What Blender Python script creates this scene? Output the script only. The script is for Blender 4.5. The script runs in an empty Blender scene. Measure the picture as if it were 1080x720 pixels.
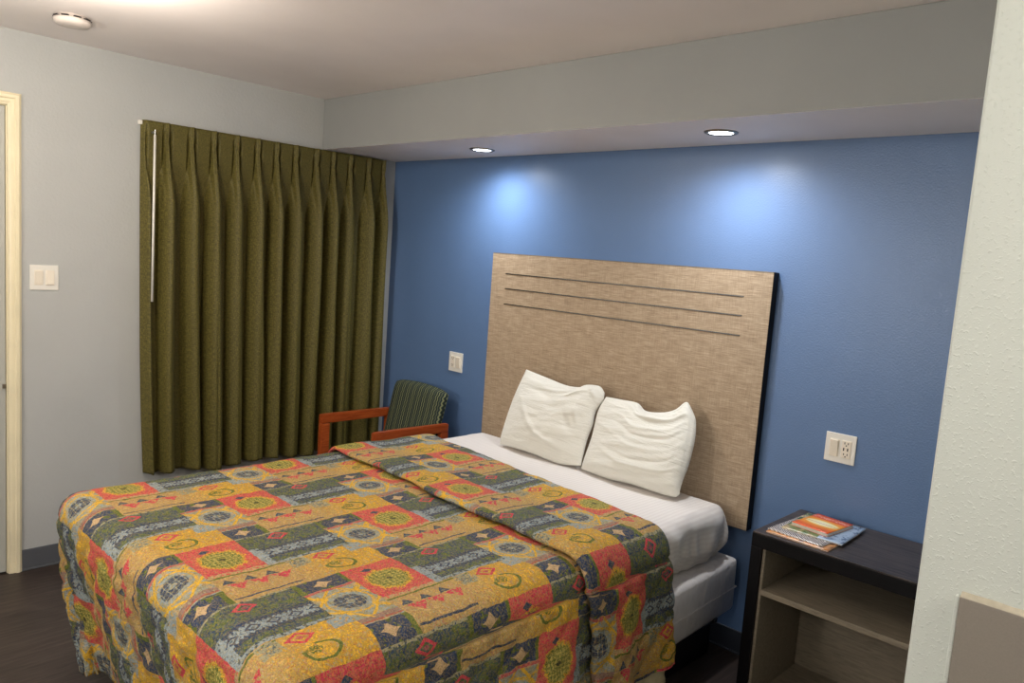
import bpy, bmesh, math, random
from mathutils import Vector, Matrix, noise
random.seed(7)
S = bpy.context.scene
C = S.collection
PI = math.pi

# ------------------------------------------------------------------ camera
cam_d = bpy.data.cameras.new('camera')
cam_o = bpy.data.objects.new('camera', cam_d); C.objects.link(cam_o)
Fv = Vector((-0.68412, 0.72060, -0.11275)); Rv = Vector((0.71784, 0.69259, 0.07085)); Uv = Vector((-0.12914, 0.03247, 0.99109))
cam_o.matrix_world = Matrix(((Rv.x, Uv.x, -Fv.x, 3.9641), (Rv.y, Uv.y, -Fv.y, -2.9967), (Rv.z, Uv.z, -Fv.z, 1.6310), (0, 0, 0, 1)))
cam_d.lens = 26.84; cam_d.sensor_width = 36; cam_d.clip_start = 0.02
S.camera = cam_o

# ------------------------------------------------------------------ world, exposure
w = bpy.data.worlds.new('world'); S.world = w; w.use_nodes = True
w.node_tree.nodes['Background'].inputs[0].default_value = (0.6, 0.62, 0.65, 1)
w.node_tree.nodes['Background'].inputs[1].default_value = 0.3
S.view_settings.view_transform = 'Standard'
try: S.view_settings.look = 'None'
except Exception: pass
S.view_settings.exposure = 0.0; S.view_settings.gamma = 1.0; S.view_settings.use_curve_mapping = False

# light settings used by the lamp builders below
SOFFIT_W, SOFFIT_COL = 7.5, (0.90, 0.94, 1.0)
CEIL_W, CEIL_COL = 8.5, (1.0, 0.90, 0.78)
HALL_FILL_W, HALL_FILL_COL = 15, (1.0, 0.97, 0.93)
VANITY_FILL_W, VANITY_FILL_COL = 13, (1.0, 0.94, 0.84)
FLOOR_FILL_W, FLOOR_FILL_COL = 74, (1.0, 0.965, 0.92)

# ------------------------------------------------------------------ helpers
def lin(c):
    return tuple(((x/255)/12.92 if x/255 <= 0.04045 else ((x/255+0.055)/1.055)**2.4) for x in c) + (1,)

def obj(name, bm, mat=None, parent=None, smooth=False, loc=None):
    me = bpy.data.meshes.new(name)
    if isinstance(bm, bmesh.types.BMesh):
        bm.normal_update(); bm.to_mesh(me); bm.free()
    else:
        me = bm
    if mat:
        for m_ in (mat if isinstance(mat, (list, tuple)) else [mat]): me.materials.append(m_)
    if smooth:
        for p in me.polygons: p.use_smooth = True
    o = bpy.data.objects.new(name, me); C.objects.link(o)
    if parent: o.parent = parent
    if loc: o.location = loc
    return o

def tag(o, label=None, cat=None, group=None, kind=None):
    if label: o['label'] = label
    if cat: o['category'] = cat
    if group: o['group'] = group
    if kind: o['kind'] = kind
    return o

def empty(name, loc, label, cat, rotz=0, group=None):
    o = bpy.data.objects.new(name, None); C.objects.link(o); o.location = loc; o.rotation_euler = (0, 0, rotz)
    o.empty_display_size = 0.05
    return tag(o, label, cat, group)

def box(bm, lo, hi, bevel=0.0, mat=0, M=None):
    vs = [bm.verts.new((x, y, z)) for x in (lo[0], hi[0]) for y in (lo[1], hi[1]) for z in (lo[2], hi[2])]
    idx = [(0, 1, 3, 2), (4, 6, 7, 5), (0, 4, 5, 1), (2, 3, 7, 6), (0, 2, 6, 4), (1, 5, 7, 3)]
    fs = []
    for i in idx:
        f = bm.faces.new([vs[k] for k in i]); f.material_index = mat; fs.append(f)
    if bevel > 0:
        es = list({e for f in fs for e in f.edges})
        r = bmesh.ops.bevel(bm, geom=es, offset=bevel, segments=2, profile=0.5, affect='EDGES')
        vs = list({v for f in r['faces'] for v in f.verts} | {v for v in vs if v.is_valid})
    if M is not None:
        bmesh.ops.transform(bm, matrix=M, verts=[v for v in vs if v.is_valid])
    return bm

def lathe(bm, prof, seg=32, axis='z', center=(0, 0, 0), mat=0):
    cx, cy, cz = center
    rings = []
    for r, h in prof:
        ring = []
        for k in range(seg):
            a = 2*PI*k/seg
            if axis == 'z': p = (cx+r*math.cos(a), cy+r*math.sin(a), cz+h)
            else: p = (cx+r*math.cos(a), cy+h, cz+r*math.sin(a))
            ring.append(bm.verts.new(p))
        rings.append(ring)
    for i in range(len(rings)-1):
        for k in range(seg):
            f = bm.faces.new((rings[i][k], rings[i][(k+1) % seg], rings[i+1][(k+1) % seg], rings[i+1][k])); f.material_index = mat
    for rg in (rings[0], rings[-1]):
        try: bm.faces.new(rg).material_index = mat
        except Exception: pass
    bmesh.ops.recalc_face_normals(bm, faces=bm.faces[:])
    return bm

def B(): return bmesh.new()

def grid(bm, pts, uvs=None, mat=0):
    n, m = len(pts), len(pts[0])
    V = [[bm.verts.new(p) for p in row] for row in pts]
    L = bm.loops.layers.uv.verify() if uvs else None
    for i in range(n-1):
        for j in range(m-1):
            q = ((i, j), (i+1, j), (i+1, j+1), (i, j+1))
            f = bm.faces.new([V[a][b] for a, b in q]); f.material_index = mat
            if uvs:
                for lp, (a, b) in zip(f.loops, q): lp[L].uv = uvs[a][b]
    return bm

# ------------------------------------------------------------------ node expression helper
class NT:
    def __init__(s, name, rough=0.5, spec=0.3):
        s.m = bpy.data.materials.new(name); s.m.use_nodes = True
        s.t = s.m.node_tree; s.b = s.t.nodes['Principled BSDF']
        s.b.inputs['Roughness'].default_value = rough
        s.b.inputs['Specular IOR Level'].default_value = spec
    def node(s, ty, **kw):
        n = s.t.nodes.new(ty)
        for k, v in kw.items(): setattr(n, k, v)
        return n
    def put(s, sock, v):
        if isinstance(v, X): s.t.links.new(v.s, sock)
        elif isinstance(v, bpy.types.NodeSocket): s.t.links.new(v, sock)
        else: sock.default_value = v
    def math(s, op, *a, clamp=False):
        n = s.node('ShaderNodeMath', operation=op, use_clamp=clamp)
        for i, v in enumerate(a): s.put(n.inputs[i], v)
        return X(s, n.outputs[0])
    def coords(s, kind='Object', scale=(1, 1, 1), rot=(0, 0, 0)):
        tc = s.node('ShaderNodeTexCoord'); mp = s.node('ShaderNodeMapping')
        mp.inputs['Scale'].default_value = scale; mp.inputs['Rotation'].default_value = rot
        s.t.links.new(tc.outputs[kind], mp.inputs[0])
        return mp.outputs[0]
    def noise(s, co, scale=5, detail=3, rough=0.5, dist=0.0):
        n = s.node('ShaderNodeTexNoise'); n.inputs['Scale'].default_value = scale
        n.inputs['Detail'].default_value = detail; n.inputs['Roughness'].default_value = rough; n.inputs['Distortion'].default_value = dist
        s.t.links.new(co, n.inputs['Vector']); return X(s, n.outputs['Fac']), n
    def mix(s, a, b, f, blend='MIX'):
        n = s.node('ShaderNodeMix', data_type='RGBA', blend_type=blend)
        s.put(n.inputs[0], f)
        for i, v in ((6, a), (7, b)):
            if isinstance(v, (tuple, list)): n.inputs[i].default_value = v
            else: s.put(n.inputs[i], v)
        return n.outputs[2]
    def ramp(s, f, stops, interp='LINEAR'):
        n = s.node('ShaderNodeValToRGB'); n.color_ramp.interpolation = interp
        e = n.color_ramp.elements
        while len(e) > 1: e.remove(e[-1])
        e[0].position, e[0].color = stops[0]
        for p, c in stops[1:]:
            q = e.new(p); q.color = c
        s.put(n.inputs[0], f); return n.outputs[0]
    def bump(s, h, strength=0.3, dist=0.01, prev=None):
        n = s.node('ShaderNodeBump'); n.inputs['Strength'].default_value = strength; n.inputs['Distance'].default_value = dist
        s.put(n.inputs['Height'], h)
        if prev is not None: s.t.links.new(prev, n.inputs['Normal'])
        s.t.links.new(n.outputs[0], s.b.inputs['Normal']); return n.outputs[0]
    def color(s, c): s.put(s.b.inputs['Base Color'], c)

class X:
    def __init__(s, nt, sock): s.n, s.s = nt, sock
    def __add__(a, b): return a.n.math('ADD', a, b)
    __radd__ = __add__
    def __sub__(a, b): return a.n.math('SUBTRACT', a, b)
    def __rsub__(a, b): return a.n.math('SUBTRACT', b, a)
    def __mul__(a, b): return a.n.math('MULTIPLY', a, b)
    __rmul__ = __mul__
    def __truediv__(a, b): return a.n.math('DIVIDE', a, b)
    def __lt__(a, b): return a.n.math('LESS_THAN', a, b)
    def __gt__(a, b): return a.n.math('GREATER_THAN', a, b)
    def abs(a): return a.n.math('ABSOLUTE', a)
    def sin(a): return a.n.math('SINE', a)
    def mod(a, b): return a.n.math('FLOORED_MODULO', a, b)

def plain(name, c, rough=0.5, spec=0.3, metal=0.0, bump=None, var=0.0, scale=20):
    t = NT(name, rough, spec); t.b.inputs['Metallic'].default_value = metal
    co = t.coords()
    f, _ = t.noise(co, scale, 3)
    c = lin(c)
    if var: t.color(t.ramp(f, [(0.3, tuple(x*(1-var) for x in c[:3])+(1,)), (0.7, tuple(min(1, x*(1+var)) for x in c[:3])+(1,))]))
    else: t.color(t.ramp(f, [(0, c), (1, c)]))
    if bump: 
        g, _ = t.noise(co, bump[0], 3); t.bump(g, bump[1], bump[2])
    return t.m

def emit(name, c, s):
    m = bpy.data.materials.new(name); m.use_nodes = True
    b = m.node_tree.nodes['Principled BSDF']
    b.inputs['Base Color'].default_value = (0.8, 0.8, 0.8, 1)
    b.inputs['Emission Color'].default_value = (*c, 1); b.inputs['Emission Strength'].default_value = s
    return m

def wallmat(name, c, rough=0.55, sc=110, st=0.25, spec=0.3, var=0.03, blob=False):
    t = NT(name, rough, spec); co = t.coords()
    f, _ = t.noise(co, 3, 4)
    l = lin(c)
    t.color(t.ramp(f, [(0.3, tuple(x*(1-var) for x in l[:3])+(1,)), (0.7, tuple(x*(1+var) for x in l[:3])+(1,))]))
    g, _ = t.noise(co, sc, 2, 0.5)
    if blob:
        h = t.ramp(g, [(0.56, (0, 0, 0, 1)), (0.70, (1, 1, 1, 1))])
        g2, _ = t.noise(co, sc*2.7, 2)
        x = t.math('ADD', h, g2*0.25)
        t.bump(x, st, 0.004)
    else:
        t.bump(g, st, 0.004)
    return t.m

M = {}
M['wall_grey'] = wallmat('grey_wall_paint', (182, 183, 180), 0.5, 70, 0.3)
M['wall_blue'] = wallmat('blue_wall_paint', (94, 121, 160), 0.34, 150, 0.25, 0.5)
M['wall_pale'] = wallmat('pale_textured_paint', (212, 217, 209), 0.45, 130, 0.30, 0.4, 0.012, True)
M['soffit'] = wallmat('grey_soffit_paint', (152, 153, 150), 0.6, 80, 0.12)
M['ceiling'] = wallmat('ceiling_paint', (242, 234, 230), 0.5, 60, 0.10)
M['trim'] = plain('cream_trim_paint', (232, 220, 186), 0.4, 0.4, var=0.05, scale=9)
M['door'] = plain('grey_door_paint', (178, 178, 170), 0.45, 0.4, var=0.04, scale=5)
M['base'] = plain('dark_vinyl_base', (86, 88, 92), 0.45, 0.4, var=0.1, scale=8)
M['base_dark'] = plain('navy_vinyl_base', (48, 52, 60), 0.45, 0.4, var=0.1, scale=8)
M['white_plastic'] = plain('white_plastic', (232, 228, 218), 0.3, 0.5)
M['ivory_plastic'] = plain('ivory_plastic', (236, 226, 208), 0.3, 0.5)
M['alarm_plastic'] = plain('alarm_plastic', (206, 196, 188), 0.4, 0.3)
M['slot'] = plain('dark_slot', (30, 26, 26), 0.6)
M['black_lam'] = plain('black_laminate', (14, 13, 15), 0.45, 0.2, var=0.1, scale=40)
M['black_metal'] = plain('black_metal', (20, 20, 22), 0.4, 0.5)
M['metal'] = plain('brushed_metal', (150, 140, 125), 0.35, 0.5, metal=0.9)
M['chrome'] = plain('satin_steel', (190, 190, 190), 0.25, 0.5, metal=1.0)
M['lamp_cool'] = emit('cool_lens', SOFFIT_COL, 14)
M['lamp_warm'] = emit('warm_lens', CEIL_COL, 6)
M['lamp_fill'] = emit('fill_lens', HALL_FILL_COL, 5)
M['counter'] = plain('grey_taupe_laminate', (142, 134, 124), 0.5, 0.3, var=0.04, scale=300)
M['caulk'] = plain('beige_caulk', (176, 168, 150), 0.5, 0.3, var=0.1, scale=60)

def mat_floor():
    t = NT('dark_wood_plank', 0.4, 0.35); co = t.coords('Object', (1, 1, 1), (0, 0, PI/2))
    br = t.node('ShaderNodeTexBrick'); t.t.links.new(co, br.inputs['Vector'])
    br.inputs['Scale'].default_value = 1; br.inputs['Brick Width'].default_value = 1.2; br.inputs['Row Height'].default_value = 0.15
    br.inputs['Mortar Size'].default_value = 0.002; br.offset = 0.37
    br.inputs['Color1'].default_value = (0.35, 0.35, 0.35, 1); br.inputs['Color2'].default_value = (0.7, 0.7, 0.7, 1); br.inputs['Mortar'].default_value = (0, 0, 0, 1)
    co2 = t.coords('Object', (14, 1.2, 1)); f, _ = t.noise(co2, 4, 6, 0.65, 0.6)
    grain = t.ramp(f, [(0.25, lin((38, 30, 27))), (0.5, lin((60, 50, 45))), (0.75, lin((82, 70, 63)))])
    c = t.mix(grain, br.outputs[0], 0.35, 'OVERLAY'); t.color(c); t.bump(f, 0.15, 0.002)
    return t.m
M['floor'] = mat_floor()

def mat_wood(name, cols, scale=(2, 30, 30), rough=0.45, kind='Object', dist=0.8, sc=3):
    t = NT(name, rough, 0.35); co = t.coords(kind, scale); f, _ = t.noise(co, sc, 6, 0.65, dist)
    t.color(t.ramp(f, [(0.25+0.5*i/(len(cols)-1), lin(c)) for i, c in enumerate(cols)])); t.bump(f, 0.08, 0.002)
    return t.m
M['chair_wood'] = mat_wood('cherry_wood', [(128, 52, 20), (160, 72, 30), (182, 92, 44)], (30, 3, 30), 0.3)
M['ns_top'] = mat_wood('charcoal_oak', [(14, 12, 13), (40, 35, 34), (82, 72, 68), (26, 22, 22)], (1.6, 26, 26), 0.35)
M['oak'] = mat_wood('greige_oak', [(104, 95, 80), (128, 117, 100), (144, 133, 114)], (4, 30, 40), 0.5)

def mat_linen():
    t = NT('linen_weave_laminate', 0.42, 0.35)
    a, _ = t.noise(t.coords('Object', (9, 1, 230)), 1.6, 3, 0.7)
    b, _ = t.noise(t.coords('Object', (210, 1, 9)), 1.6, 3, 0.7)
    c, _ = t.noise(t.coords('Object', (5, 1, 45)), 2.0, 3, 0.6)
    f = a*0.62 + b*0.33 + c*0.20
    t.color(t.ramp(f, [(0.44, lin((136, 116, 94))), (0.57, lin((168, 146, 120))), (0.70, lin((192, 172, 146)))]))
    t.bump(f, 0.15, 0.001)
    return t.m
M['linen'] = mat_linen()

def mat_curtain():
    t = NT('olive_curtain_cloth', 0.62, 0.35)
    a, _ = t.noise(t.coords('UV', (220, 60, 1)), 1, 3, 0.7)
    b, _ = t.noise(t.coords('UV', (60, 300, 1)), 1, 3, 0.7)
    f = a*0.5 + b*0.5
    t.color(t.ramp(f, [(0.34, lin((58, 52, 22))), (0.5, lin((90, 82, 36))), (0.66, lin((122, 112, 54)))]))
    t.bump(f, 0.3, 0.002)
    return t.m
M['curtain'] = mat_curtain()

def mat_chairfab():
    t = NT('green_stripe_upholstery', 0.85, 0.15)
    co = t.coords('Object'); n, _ = t.noise(co, 40, 2)
    sep = t.node('ShaderNodeSeparateXYZ'); t.t.links.new(co, sep.inputs[0])
    x = X(t, sep.outputs[0]); z = X(t, sep.outputs[2])
    zig = ((z*38).mod(1.0)-0.5).abs()*0.012
    wv = ((x+zig+n*0.004)*2*PI/0.017).sin()
    wv2 = ((x+zig)*2*PI/0.051+1.0).sin()
    c = t.ramp(wv*0.5+0.5, [(0.2, lin((34, 42, 40))), (0.6, lin((60, 72, 58))), (0.88, lin((120, 122, 88)))])
    c2 = t.mix(c, lin((40, 50, 52)), (wv2 > 0.3)*0.55)
    t.color(c2); t.bump(wv, 0.3, 0.002)
    return t.m
M['chair_fab'] = mat_chairfab()

def mat_sheet(name='white_sateen_sheet', stripes=True):
    t = NT(name, 0.6, 0.25); t.b.inputs['Sheen Weight'].default_value = 0.2
    co = t.coords('UV'); f, _ = t.noise(co, 300, 2)
    sep = t.node('ShaderNodeSeparateXYZ'); t.t.links.new(co, sep.inputs[0])
    st = ((X(t, sep.outputs[0])*2*PI/0.02).sin()*0.5+0.5)
    c = t.ramp(st, [(0.35, lin((219, 212, 206))), (0.65, lin((226, 220, 214)))]) if stripes else t.ramp(f, [(0.3, lin((216, 213, 201))), (0.7, lin((222, 219, 208)))])
    t.color(c); g, _ = t.noise(co, 14, 4, 0.6, 1.2)
    nb = t.bump(g, 0.25, 0.012)
    if not stripes:
        w, _ = t.noise(t.coords('UV', (5, 34, 1), (0, 0, 0.25)), 1, 5, 0.65, 0.8)
        t.bump(w, 0.55, 0.012, nb)
    return t.m
M['sheet'] = mat_sheet(); M['pillow'] = mat_sheet('white_pillow_cotton', False)
def mat_boxcover():
    t = NT('white_shiny_box_cover', 0.3, 0.5); co = t.coords('Object', (3, 8, 3)); g, _ = t.noise(co, 3, 4, 0.6, 1.5)
    t.color(t.ramp(g, [(0.3, lin((220, 212, 206))), (0.7, lin((232, 226, 222)))])); t.bump(g, 0.5, 0.015); return t.m
M['boxcover'] = mat_boxcover()
M['lining'] = plain('cream_lining', (190, 176, 140), 0.8, 0.1, bump=(60, 0.3, 0.005), var=0.1, scale=30)

def mat_spread():
    t = NT('patchwork_print_quilt', 0.75, 0.2)
    co = t.coords('UV')
    wn = t.node('ShaderNodeTexNoise'); wn.inputs['Scale'].default_value = 30; wn.inputs['Detail'].default_value = 2
    t.t.links.new(co, wn.inputs['Vector'])
    wsep = t.node('ShaderNodeSeparateXYZ'); t.t.links.new(wn.outputs['Color'], wsep.inputs[0])
    sep = t.node('ShaderNodeSeparateXYZ'); t.t.links.new(co, sep.inputs[0])
    x0 = X(t, sep.outputs[0]) - 2.326; y0 = X(t, sep.outputs[1]) + 1.706
    x0 = x0 + (X(t, wsep.outputs[0])-0.5)*0.012; y0 = y0 + (X(t, wsep.outputs[1])-0.5)*0.012
    n1, _ = t.noise(co, 85, 2, 0.6); n2, _ = t.noise(co, 170, 2, 0.6); n3, _ = t.noise(co, 38, 2, 0.6)
    v1, _ = t.noise(co, 120, 3, 0.7); v2, _ = t.noise(co, 75, 3, 0.7); v3, _ = t.noise(co, 52, 2, 0.6)
    curl = (v3-0.5).abs() < 0.028                      # scroll work lines
    xm = (x0+0.115).mod(0.77); s = xm > 0.385
    x = xm - s*0.385 - 0.115
    y = (y0 - s*0.305 + 0.09).mod(0.61) - 0.09
    def R(x1, x2, y1, y2): return (x > x1)*(x < x2)*(y > y1)*(y < y2)
    def dia(cx, cy, rx, ry): return (x-cx).abs()/rx + (y-cy).abs()/ry
    def ell(cx, cy, rx, ry):
        a = (x-cx)/rx; b = (y-cy)/ry; return t.math('SQRT', a*a+b*b)
    K = dict(red=lin((208, 54, 78)), gold=lin((226, 174, 40)), peach=lin((188, 158, 112)), navy=lin((44, 58, 88)), olive=lin((92, 104, 34)),
             blue=lin((146, 158, 160)), grey=lin((158, 152, 122)), mauve=lin((150, 116, 106)), slate=lin((88, 102, 106)), dark=lin((62, 64, 50)),
             rose=lin((190, 84, 84)), tan=lin((160, 132, 70)), star=lin((200, 166, 124)))
    mx = t.mix
    # column B: peach strip with triangles turning into the gold block
    goldmask = ((y-0.12)/0.12+(n3-0.5)*1.8); goldmask = t.math('MINIMUM', t.math('MAXIMUM', goldmask, 0.0), 1.0)
    c = mx(K['peach'], K['gold'], goldmask)
    c = mx(c, K['tan'], (v2-0.53).abs() < 0.03)
    c = mx(c, K['gold'], ((v1-0.50).abs() < 0.018)*0.7)
    c = mx(c, K['grey'], ((v2-0.60).abs() < 0.03)*(n3 > 0.5))
    c = mx(c, K['rose'], ((v1-0.44).abs() < 0.012)*(n3 > 0.45))
    c = mx(c, K['olive'], ((x-0.112).abs() < 0.0035)*(y < 0.2))
    for cy in (-0.050, 0.014, 0.078):
        inside = ((y-cy+0.006).abs() < (x-0.132)*0.72)*(x < 0.160)
        c = mx(c, K['navy'], inside); c = mx(c, K['slate'], (dia(0.151, cy-0.006, 0.006, 0.008) < 1))
        r = ((y-cy-0.016).abs() < (0.208-x)*0.72)*(x > 0.164)
        c = mx(c, K['red'], r*(n1 < 0.56))
    c = mx(c, K['navy'], ((x-0.250).abs() < 0.0035)*(y < 0.115)*(y > -0.085))
    c = mx(c, K['grey'], R(0.107, 0.165, 0.14, 0.20)*(n1 > 0.45))
    c = mx(c, K['slate'], R(0.112, 0.158, 0.148, 0.192)*(curl > 0.5)*1.0)
    d = dia(0.137, 0.248, 0.026, 0.036); c = mx(c, K['red'], (d < 1.12)*(d > 0.7)); c = mx(c, K['rose'], d < 0.35)
    e = ell(0.213, 0.262, 0.036, 0.048)
    c = mx(c, K['olive'], (e < 1.0)*(e > 0.80)*((x > 0.20)+(y > 0.262) > 0.5))
    e2 = ell(0.203, 0.246, 0.016, 0.022); c = mx(c, K['olive'], (e2 < 1.0)*(n2 > 0.48))
    c = mx(c, K['blue'], R(0.105, 0.155, 0.335, 0.40)*(n1 > 0.42))
    # column A: navy block with olive scrolls and the pale chain
    nv = mx(K['navy'], K['olive'], (n3 > 0.50)*(n1 > 0.45)*0.9)
    nv = mx(nv, K['slate'], ((v2-0.5).abs() < 0.022)*0.7)
    nv = mx(nv, K['olive'], ((v1-0.5).abs() < 0.022)*0.8)
    ym = (y-0.10).mod(0.058)-0.029
    wd = (ym*4*PI/0.058).sin().abs()*0.010+0.013
    chain = ((x-0.024+(n2-0.5)*0.02).abs() < wd)
    dd = (x-0.024).abs()/0.013+ym.abs()/0.018
    cc = mx(K['blue'], K['navy'], (dd < 1.25)*(dd > 0.7)); cc = mx(cc, K['slate'], dd < 0.3); cc = mx(cc, K['navy'], (n2 > 0.60))
    nv = mx(nv, K['navy'], ((x-0.024).abs() < 0.036)*(n2 > 0.4)); nv = mx(nv, cc, chain)
    d = dia(-0.08, 0.218, 0.024, 0.034); nv = mx(nv, K['red'], (d < 1.1)*(d > 0.68)); nv = mx(nv, lin((150, 66, 88)), d < 0.35)
    nv = mx(nv, K['blue'], (x > 0.090)*(n1 > 0.46)); nv = mx(nv, K['blue'], (x > -0.02)*(y < 0.12)*(n1 > 0.42))
    nv = mx(nv, K['grey'], (x < -0.106)*(n1 > 0.45))
    c = mx(c, nv, x < 0.105)
    # red medallion
    med = mx(K['red'], K['rose'], n1 > 0.56)
    med = mx(med, K['gold'], ((v1-0.5).abs() < 0.010)*0.7)
    jag = (n2-0.5)*0.05
    q = t.math('MAXIMUM', x.abs(), y.abs())*0.55 + (x.abs()+y.abs())*0.34
    med = mx(med, K['gold'], ((q+jag) < 0.062)*(n1 > 0.4))
    ol = mx(K['olive'], lin((186, 168, 84)), (((x+y)*2*PI/0.030).sin()*((x-y)*2*PI/0.030).sin()+(n2-0.5)*6) > 0.25)
    ol = mx(ol, lin((196, 176, 90)), (v1-0.5).abs() < 0.016)
    med = mx(med, ol, (q+jag) < 0.054)
    med = mx(med, lin((50, 56, 36)), dia(0, 0, 0.011, 0.011) < 1)
    med = mx(med, K['navy'], (dia(-0.078, -0.02, 0.012, 0.020) < 1))
    med = mx(med, K['peach'], (x > 0.090)*(n1 > 0.45))
    c = mx(c, med, (x < 0.105)*(y < 0.09))
    # flower block across the whole width
    fl = mx(K['grey'], K['blue'], n1 > 0.53); fl = mx(fl, K['peach'], n3 > 0.56)
    fx, fy = 0.056, 0.444
    ddg = t.math('MINIMUM', ((x-fx)-(y-fy)).abs(), ((x-fx)+(y-fy)).abs())
    e = ell(fx, fy, 0.062, 0.062)
    fl = mx(fl, K['gold'], (ddg < 0.012)*(n1 > 0.44)*(e > 0.95))
    fl = mx(fl, K['gold'], (dia(fx, fy, 0.105, 0.095)-1).abs() < 0.06)
    fl = mx(fl, K['gold'], ((e-1.0).abs() < 0.07)*(n2 > 0.45)); fl = mx(fl, K['blue'], (e < 0.90)*(n1 > 0.50)); 
    pet = ((x-fx)*2*PI/0.036).sin()*((y-fy)*2*PI/0.036).sin()
    er = ell(fx, fy, 0.043, 0.045)
    fl = mx(fl, K['navy'], (er < 0.95)*(pet.abs() > 0.12)*(er > 0.28)); fl = mx(fl, K['slate'], (er < 0.95)*(n2 > 0.58))
    fl = mx(fl, K['mauve'], ((x-0.170).abs() < 0.014)*(n1 > 0.38)); fl = mx(fl, lin((176, 88, 72)), ((x-0.180).abs() < 0.0045)*(n1 > 0.42))
    for cx, a, b in ((-0.08, -0.2, -0.045), (0.231, 0.190, 0.3)):
        zone = (x > a)*(x < b)
        fl = mx(fl, K['olive'], zone)
        nvy = zone*((y-fy).abs() < 0.064); fl = mx(fl, K['navy'], nvy*(n3 < 0.60))
        sx = (x-cx).abs(); sy = (y-fy).abs()
        star = t.math('MULTIPLY', sx+0.012, sy+0.012) < 0.00052
        fl = mx(fl, K['star'], star*(sx < 0.022)*(sy < 0.032))
    fl = mx(fl, K['rose'], ((x+0.038).abs() < 0.006)*(n1 > 0.4))
    fl = mx(fl, K['olive'], (y > 0.503)*(x > 0.19))
    c = mx(c, fl, (y > 0.366)*(x < 0.105)); c = mx(c, fl, (y > 0.395)*(x > 0.1049))
    # fine threads and scribbles of the print
    c = mx(c, lin((198, 168, 84)), ((v1-0.545).abs() < 0.022)*0.50)
    c = mx(c, K['slate'], ((v2-0.56).abs() < 0.018)*0.35)
    c = mx(c, K['dark'], ((v2-0.455).abs() < 0.022)*0.62)
    n4, _ = t.noise(co, 300, 2, 0.6)
    c = mx(c, t.ramp(n4, [(0.3, (0.30, 0.30, 0.30, 1)), (0.7, (0.68, 0.68, 0.68, 1))]), 0.3, 'OVERLAY')
    t.color(c)
    b1, _ = t.noise(co, 30, 4, 0.65)
    t.bump(b1, 0.7, 0.012)
    return t.m
M['spread'] = mat_spread()

# ------------------------------------------------------------------ setting
ZS, DS, H = 2.157, 0.531, 2.44
XR, YP, XH, YB = 3.575, -1.40, 5.3, -4.6
def struct(name, bm, m, **k):
    return tag(obj(name, bm, m, **k), kind='structure')

struct('floor', box(B(), (-0.12, YB-0.12, -0.1), (XH+0.12, 0.12, 0)), M['floor'])
struct('ceiling', box(B(), (-0.12, YB-0.12, H), (XH+0.12, 0.12, H+0.1)), M['ceiling'])
# left wall with a door opening
DY1, DY0, DZ = -2.097, -2.93, 2.12
b = B(); box(b, (-0.12, DY1, 0), (0, 0.12, H)); box(b, (-0.12, YB-0.12, 0), (0, DY0, H)); box(b, (-0.12, DY0, DZ), (0, DY1, H))
struct('wall_left', b, M['wall_grey'])
struct('wall_head', box(B(), (0, 0, 0), (XR, 0.12, H)), M['wall_blue'])
struct('wall_right', box(B(), (XR, YP, 0), (XH+0.12, 0.12, H), 0.006), M['wall_pale'])
struct('wall_back', box(B(), (0, YB-0.12, 0), (XH+0.12, YB, H)), M['wall_grey'])
struct('wall_hall', box(B(), (XH, YB, 0), (XH+0.12, YP, H)), M['wall_grey'])
# soffit over the bed, with two round holes left to the can lights that hang in it
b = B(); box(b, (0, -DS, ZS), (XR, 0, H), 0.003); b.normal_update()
for f in b.faces: f.material_index = 1 if f.normal.z < -0.9 else 0       # underside in the pale ceiling colour, standing in for light bounced off the bed
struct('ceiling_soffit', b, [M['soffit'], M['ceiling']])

def baseboard(name, lo, hi, m):
    b = B(); box(b, lo, hi, 0.004); return struct(name, b, m)
b = B(); box(b, (0, -2.045, 0.004), (0.008, -0.009, 0.10), 0.003)
box(b, (0, -2.045, 0), (0.016, -0.017, 0.008), 0.002)
struct('baseboard_left', b, M['base'])
b = B(); box(b, (0.008, -0.008, 0.004), (XR, 0, 0.10), 0.003); box(b, (0.017, -0.016, 0), (XR, 0, 0.008), 0.002)
struct('baseboard_head', b, M['base_dark'])
struct('baseboard_right', box(B(), (XR-0.008, YP, 0), (XR, -0.017, 0.10), 0.003), M['base_dark'])

# door: casing with a stepped profile, jamb, leaf, latch
t_ = B()
prof = [(0, 0.0), (0, 0.012), (0.010, 0.020), (0.022, 0.020), (0.027, 0.014), (0.038, 0.014), (0.046, 0.010), (0.052, 0.010), (0.052, 0)]
def casing(bm):
    # profile runs from the outer edge to the opening, mitred round the opening
    oy1, oy0, oz = DY1+0.052, DY0-0.052, DZ+0.052
    rows = []
    for d, h in prof:
        rows.append([(h, oy1-d, 0), (h, oy1-d, oz-d), (h, oy0+d, oz-d), (h, oy0+d, 0)])
    V = [[bm.verts.new(p) for p in r] for r in rows]
    for i in range(len(V)-1):
        for j in range(3): bm.faces.new((V[i][j], V[i+1][j], V[i+1][j+1], V[i][j+1]))
    for j in (0, 3): bm.faces.new([V[i][j] for i in range(len(V))])
    bmesh.ops.recalc_face_normals(bm, faces=bm.faces[:])
casing(t_)
struct('trim_1', t_, M['trim'])
dr = struct('door_1', box(B(), (-0.045, DY0+0.006, 0.008), (-0.006, DY1-0.006, DZ-0.006), 0.002), M['door'])
b = B(); box(b, (-0.12, DY1-0.004, 0), (-0.001, DY1, DZ)); box(b, (-0.12, DY0, 0), (-0.001, DY0+0.004, DZ)); box(b, (-0.12, DY0, DZ-0.004), (-0.001, DY1, DZ))
obj('door_jamb', b, M['trim'], dr)
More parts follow.
